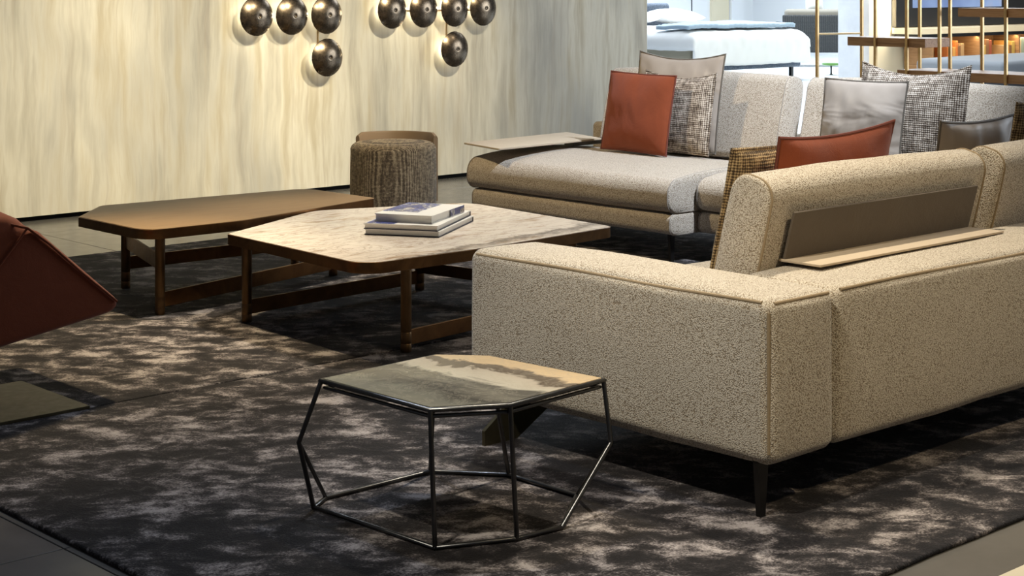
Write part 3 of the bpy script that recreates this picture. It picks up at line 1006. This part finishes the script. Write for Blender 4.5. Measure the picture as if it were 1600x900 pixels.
# ------------------------------------------------------------------ brass open shelving behind the far sofa
X0, XB = 9.25, 9.64
shf = empty('shelving_unit', (X0, 6.0, FL), 'open brass shelving with walnut boards behind the far sofa', 'shelf')
def so(x, y, z): return (x - X0, y - 6.0, z - FL)
post = None
def post_at(x, y):
    global post
    if post is None:
        post = obj('post', box(-0.0095, 0.0095, -0.0095, 0.0095, 0, 2.6, 0.0015), M['brass'], shf, so(x, y, FL), smooth=False)
    else:
        copy(post, shf, location=so(x, y, FL))
for y in (6.958, 6.49, 6.248, 6.005, 5.535, 5.05):
    post_at(X0, y)
for y in (6.875, 6.41, 6.178, 5.94, 5.47, 5.0):
    post_at(XB, y)
for (y0, y1) in ((6.958, 6.875),):
    obj('rail', tube([so(X0, y0, 1.012), so(XB, y1, 1.012)], 0.007, n=8), M['brass'], shf)
def board(x0, x1, y0, y1, z0, z1, notch=None):
    cx, cy = (x0 + x1) / 2, (y0 + y1) / 2
    return obj('shelf_board', box(x0 - cx, x1 - cx, y0 - cy, y1 - cy, z0, z1, 0.002), M['walnut'], shf, so(cx, cy, 0), smooth=False)
board(X0 + .012, X0 + .295, 6.12, 6.72, 0.942, 1.000)
board(X0 + .012, X0 + .30, 5.0, 5.88, 1.144, 1.200)
board(X0 + .012, X0 + .37, 4.9, 6.33, 0.738, 0.795)

# ------------------------------------------------------------------ media room behind the shelving
finish(obj('wall_media', box(16.04, 24, 11.62, 11.75, FL, 3.6), M['cream_paint'], smooth=False), kind='structure')
tv = empty('television', (18.4, 11.6, 1.0), 'dark wall panel with a lit television screen behind the brass shelving', 'television')
def screen_mat():
    m = mat('screen', (0.02, 0.02, 0.02), 0.2)
    n = N(m)
    f = n.noise(n.co.outputs['Object'], 1.6, 2)
    n.link(n.ramp(f, [(0.35, (0.16, 0.24, 0.48)), (0.55, (0.30, 0.42, 0.68)), (0.7, (0.42, 0.44, 0.55))]), n.b.inputs['Emission Color'])
    n.b.inputs['Emission Strength'].default_value = 1.0
    return m
M['panel'] = mat('charcoal_panel', (0.022, 0.024, 0.028), 0.4)
M['grey_fabric'] = mat('grey_linen', (0.24, 0.25, 0.26), 0.9)
obj('panel', box(-1.53, 3.6, -0.06, 0.0, -0.16, 1.6, 0.004), M['panel'], tv, smooth=False)
obj('screen', box(-1.20, 0.76, -0.075, -0.061, 0.065, 1.2, 0.004), screen_mat(), tv, smooth=False)
led = bpy.data.lights.new('panel_glow', 'AREA')
led.shape = 'RECTANGLE'; led.size = 1.6; led.size_y = 0.05; led.energy = 30; led.color = (1, 0.86, 0.62)
lo_ = bpy.data.objects.new('panel_glow', led); COL.objects.link(lo_)
lo_.location = (16.84, 11.55, 1.6); lo_.rotation_euler = (0, math.radians(90), math.radians(-35))
mc = empty('media_console', (18.4, 11.4, FL), 'long cream console with an open book niche under the television', 'cabinet')
obj('top_board', box(-1.55, 3.6, -0.22, 0.19, 0.775, 0.845, 0.004), M['cream_paint'], mc, smooth=False)
obj('shadow_rail', box(-1.5, 3.6, -0.19, 0.19, 0.735, 0.775), M['panel'], mc, smooth=False)
obj('niche_back', box(-1.3, 3.6, 0.16, 0.19, 0.40, 0.735), M['walnut'], mc, smooth=False)
obj('bottom_board', box(-1.3, 3.6, -0.22, 0.19, 0.34, 0.40, 0.004), M['walnut'], mc, smooth=False)
for x in (-1.30, -0.28, 0.62, 1.6):
    obj('divider', box(x, x + .03, -0.20, 0.16, 0.40, 0.735), M['walnut'], mc, smooth=False)
obj('plinth', box(-1.2, 3.5, -0.15, 0.19, 0.0, 0.34), M['panel'], mc, smooth=False)
niche = bpy.data.lights.new('niche_light', 'AREA')
niche.shape = 'RECTANGLE'; niche.size = 3.2; niche.size_y = 0.04; niche.energy = 9; niche.color = WARM
no = bpy.data.objects.new('niche_light', niche); COL.objects.link(no)
no.location = (19.0, 11.23, 0.71); no.rotation_euler = (math.radians(20), 0, 0)
bk = [('orange', (0.55, 0.16, 0.03)), ('brown', (0.22, 0.10, 0.04)), ('amber', (0.60, 0.30, 0.07)), ('red brown', (0.30, 0.07, 0.03)),
      ('cream', (0.70, 0.55, 0.33)), ('sage green', (0.33, 0.40, 0.30)), ('ochre', (0.50, 0.33, 0.08)), ('tan', (0.42, 0.25, 0.11))]
for nme, c in bk:
    M['bk_' + nme] = mat('cloth_' + nme.replace(' ', '_'), c, 0.7)
rowx = -0.92
seq = ['orange', 'red brown', 'amber', 'orange', 'brown', 'tan', 'gap', 'gap', 'amber', 'ochre', 'brown', 'red brown', 'gap', 'gap', 'tan', 'amber', 'brown', 'ochre', 'cream', 'sage green']
cnt = {}
rb = random.Random(3)
for nm in seq:
    if nm == 'gap':
        rowx += 0.13
        continue
    w = rb.uniform(0.045, 0.075)
    if any(abs(rowx + w / 2 - (d + .015)) < w / 2 + .02 for d in (-0.28, 0.62, 1.6)):
        rowx += 0.08
    hgt = rb.uniform(0.20, 0.30)
    k = cnt.get(nm, 0)
    cnt[nm] = k + 1
    tot = seq.count(nm)
    pos = {1: ['single'], 2: ['left hand', 'right hand'], 3: ['leftmost', 'middle', 'rightmost']}[tot][k]
    bo = finish(obj('book', box(-w / 2, w / 2, -0.09, 0.09, 0, hgt, 0.004), M['bk_' + nm], None, (18.4 + rowx + w / 2, 11.33, FL + 0.40), smooth=False),
                '%s %s bound book upright in the console niche' % (pos, nm), 'book', 'books in the media console')
    rowx += w + 0.004
for k, (nm, z) in enumerate((('amber', 0.40), ('red brown', 0.452))):
    finish(obj('book', box(-0.17, 0.17, -0.1, 0.1, 0, 0.05, 0.004), M['bk_' + nm], None, (19.62 - .03 * k, 11.33, FL + z), smooth=False),
           '%s book lying flat in the console niche' % nm, 'book', 'books in the media console')
db = empty('daybed', (15.6, 9.2, FL), 'low grey daybed seen through the brass shelving', 'daybed')
obj('mattress', softbox(2.6, 1.0, 0.15, 0.05, (0, 0, 0.02), 8), M['grey_fabric'], db, (0.2, 0.0, 0.54))
obj('frame', box(-1.1, 1.5, -0.5, 0.5, 0.0, 0.46, 0.01), M['panel'], db, smooth=False)

# ------------------------------------------------------------------ bedroom hall
bed = empty('bed', (18.4, 15.0, FL), 'bed with slate blue upholstered frame in the bright hall behind', 'bed')
obj('frame', softbox(2.40, 2.1, 0.12, 0.04, (0, .006, 0), 6), M['slate'], bed, (0, 1.07, 0.235))
obj('mattress', softbox(2.30, 2.0, 0.30, 0.06, (0, 0, 0.01), 6), M['mattress'], bed, (-0.02, 1.07, 0.44))
obj('headboard', softbox(2.4, 0.14, 0.75, 0.05, (0, .01, 0), 6), M['slate'], bed, (-0.42, 2.24, 0.70))
bl_ = None
for (x, y) in ((1.06, 0.10), (-1.06, 0.10), (1.06, 2.0), (-1.06, 2.0)):
    if bl_ is None:
        bl_ = obj('leg', box(-.025, .025, -.025, .025, 0, 0.18, .003), M['panel'], bed, (x, y, 0), smooth=False)
    else:
        copy(bl_, bed, location=(x, y, 0))
# duvet: crowned top, sides that hang and ripple
def duvet():
    nx, ny = 56, 50
    b = bmesh.new()
    W, Lg, drop, side = 2.52, 2.06, 0.55, 0.33
    grid = []
    for i in range(nx + 1):
        row = []
        for j in range(ny + 1):
            u, v = -1 + 2 * i / nx, j / ny
            sx = u * (W / 2 + side)
            sy = -drop + v * (Lg + drop)
            dx = max(0, abs(sx) - W / 2)
            dy = max(0, -sy)
            x = max(-W / 2, min(W / 2, sx))
            y = max(0, sy)
            d = math.hypot(dx, dy)
            rr = 0.16
            def fold(t):
                if t < rr * 1.57:
                    return rr * math.sin(t / rr), rr * (1 - math.cos(t / rr))
                return rr, rr + (t - rr * 1.57)
            ox, zx = fold(dx)
            oy, zy = fold(dy)
            z = 0.70 - max(zx, zy) + 0.035 * (1 - (x / (W / 2)) ** 2) * min(1, y * 2)
            x += math.copysign(ox, sx) - math.copysign(rr, sx) * (1 if abs(sx) > 0 else 0) * abs(x) / (W / 2)
            y += rr * (1 - y / Lg) - oy
            nz = noise.noise(Vector((sx * 2.6, sy * 2.6, 1.0))) * 0.022 + noise.noise(Vector((sx * 8, sy * 8, 4.0))) * 0.007
            z += nz
            if d > 0.1:
                x += 0.02 * noise.noise(Vector((sy * 7, 3, sx * 7)))
                y += 0.02 * noise.noise(Vector((sx * 7, 9, sy * 7)))
            row.append(b.verts.new((x, y, z)))
        grid.append(row)
    for i in range(nx):
        for j in range(ny):
            b.faces.new((grid[i][j], grid[i + 1][j], grid[i + 1][j + 1], grid[i][j + 1]))
    return b
dv = obj('duvet', duvet(), M['linen'], None, (18.4, 14.93, FL), angle=180)
so_ = dv.modifiers.new('thick', 'SOLIDIFY'); so_.thickness = 0.03; so_.offset = 0
finish(dv, 'puffy white duvet hanging over the bed', 'duvet')
# knitted throw folded across the duvet
from mathutils.bvhtree import BVHTree
_b = bmesh.new(); _b.from_mesh(dv.data)
dtree = BVHTree.FromBMesh(_b)
tb = bmesh.new()
nx, ny = 120, 10
g = []
for i in range(nx + 1):
    row = []
    for j in range(ny + 1):
        u, v = -1 + 2 * i / nx, -1 + 2 * j / ny
        x, y = u * 1.16, v * 0.30 + 0.10 * u * 0
        hit = max((dtree.ray_cast(Vector((18.42 + x + ex - 18.4, 15.42 + y + ey - 14.93, 2)), Vector((0, 0, -1)))[0] or Vector((0, 0, 0.6))).z
                  for ex in (-.03, 0, .03) for ey in (-.05, 0, .05))      # the throw lies on the duvet
        z = hit + FL + 0.066 + 0.010 * abs(math.sin(x * 30)) - 0.715
        row.append(tb.verts.new((x, y, z)))
    g.append(row)
for i in range(nx):
    for j in range(ny):
        tb.faces.new((g[i][j], g[i + 1][j], g[i + 1][j + 1], g[i][j + 1]))
th = obj('knitted_throw', tb, M['knit'], None, (18.42, 15.42, 0.715), (0, 0, 0), angle=180)
sm = th.modifiers.new('thick', 'SOLIDIFY'); sm.thickness = 0.05; sm.offset = 0
finish(th, 'ribbed blue grey throw folded across the white bed', 'blanket')
for k, (x, lab) in enumerate(((17.75, 'white bed pillow against the headboard, left one'), (18.75, 'white bed pillow against the headboard, right one'))):
    bm, loop = pillow_mesh(0.85, 0.55, 0.22, 0.05, 16, 0.01, 60 + k)
    finish(obj('bed_pillow', bm, M['linen'], None, (x, 16.72, 0.875), (math.radians(6), 0, 0)), lab, 'pillow', 'white pillows on the bed')

# dark woven armchair beyond the bed
wch = empty('woven_chair', (22.58, 17.36, FL), 'dark woven lounge chair standing beyond the bed', 'armchair', math.radians(-43))
def weave():
    m = mat('dark_wicker', (0.03, 0.032, 0.03), 0.7)
    n = N(m)
    w1 = n.new('TexWave'); w1.inputs['Scale'].default_value = 9
    n.link(n.mapping((1, 0, 0)), w1.inputs['Vector'])
    w2 = n.new('TexWave', bands_direction='Z'); w2.inputs['Scale'].default_value = 14
    n.link(n.co.outputs['Object'], w2.inputs['Vector'])
    t = n.math('MULTIPLY', w1.outputs['Fac'], w2.outputs['Fac'])
    n.color(n.mix(t, (0.02, 0.022, 0.024), (0.06, 0.062, 0.056)))
    n.bump(t, 0.6, 0.02)
    return m
M['wicker'] = weave()
M['taupe_seat'] = mat('taupe_canvas', (0.24, 0.22, 0.18), 0.9)
obj('back_panel', softbox(1.20, 0.06, 0.62, 0.025, (0, 0.01, 0), 6), M['wicker'], wch, (0.28, -0.30, 0.545))
obj('arm_panel', softbox(0.06, 0.75, 0.50, 0.025, (0, 0, 0), 6), M['wicker'], wch, (-0.30, 0.05, 0.485))
obj('arm_panel', softbox(0.06, 0.75, 0.50, 0.025, (0, 0, 0), 6), M['wicker'], wch, (0.86, 0.05, 0.485))
obj('seat_cushion', softbox(1.08, 0.66, 0.16, 0.05, (0, 0, .02), 6), M['taupe_seat'], wch, (0.28, 0.06, 0.44))
obj('back_cushion', softbox(1.10, 0.14, 0.46, 0.06, (0, .02, 0), 6), M['taupe_seat'], wch, (0.28, -0.19, 0.72))
for (x, y) in ((-0.25, -0.25), (0.80, -0.25), (-0.25, 0.38), (0.80, 0.38)):
    obj('leg', lathe([(0, 0), (0.012, 0), (0.026, 0.24), (0, 0.24)], 12), M['panel'], wch, (x, y, 0))
bm, loop = pillow_mesh(0.30, 0.34, 0.14, 0.05, 14, 0.008, 71)
finish(obj('throw_cushion', bm, M['linen'], None, (22.85, 17.25, 1.05), (math.radians(80), 0, math.radians(-43))), 'white cushion on the dark woven chair beyond the bed', 'cushion')
gt = empty('side_table', (20.75, 15.35, FL), 'small round green table partly behind the white column', 'table')
obj('tabletop', lathe([(0, 0.14), (0.11, 0.14), (0.135, 0.15), (0.14, 0.165), (0.135, 0.175), (0, 0.178)], 32), M['green'], gt)
obj('stem', lathe([(0, 0), (0.03, 0), (0.014, 0.02), (0.014, 0.14), (0, 0.14)], 16), M['panel'], gt)
fl_ = empty('floor_lamp', (21.97, 19.17, FL), 'thin dark pole of a floor lamp behind the bed', 'lamp')
obj('pole', tube([(0, 0, 0.02), (-0.02, 0, 2.0)], 0.011, n=10), M['panel'], fl_)
obj('base', lathe([(0, 0), (0.15, 0), (0.15, 0.015), (0.01, 0.025), (0, 0.025)], 24), M['panel'], fl_)
obj('lamp_shade', lathe([(0.11, 1.9), (0.16, 1.72), (0.155, 1.72), (0.105, 1.9)], 24), M['linen'], fl_)
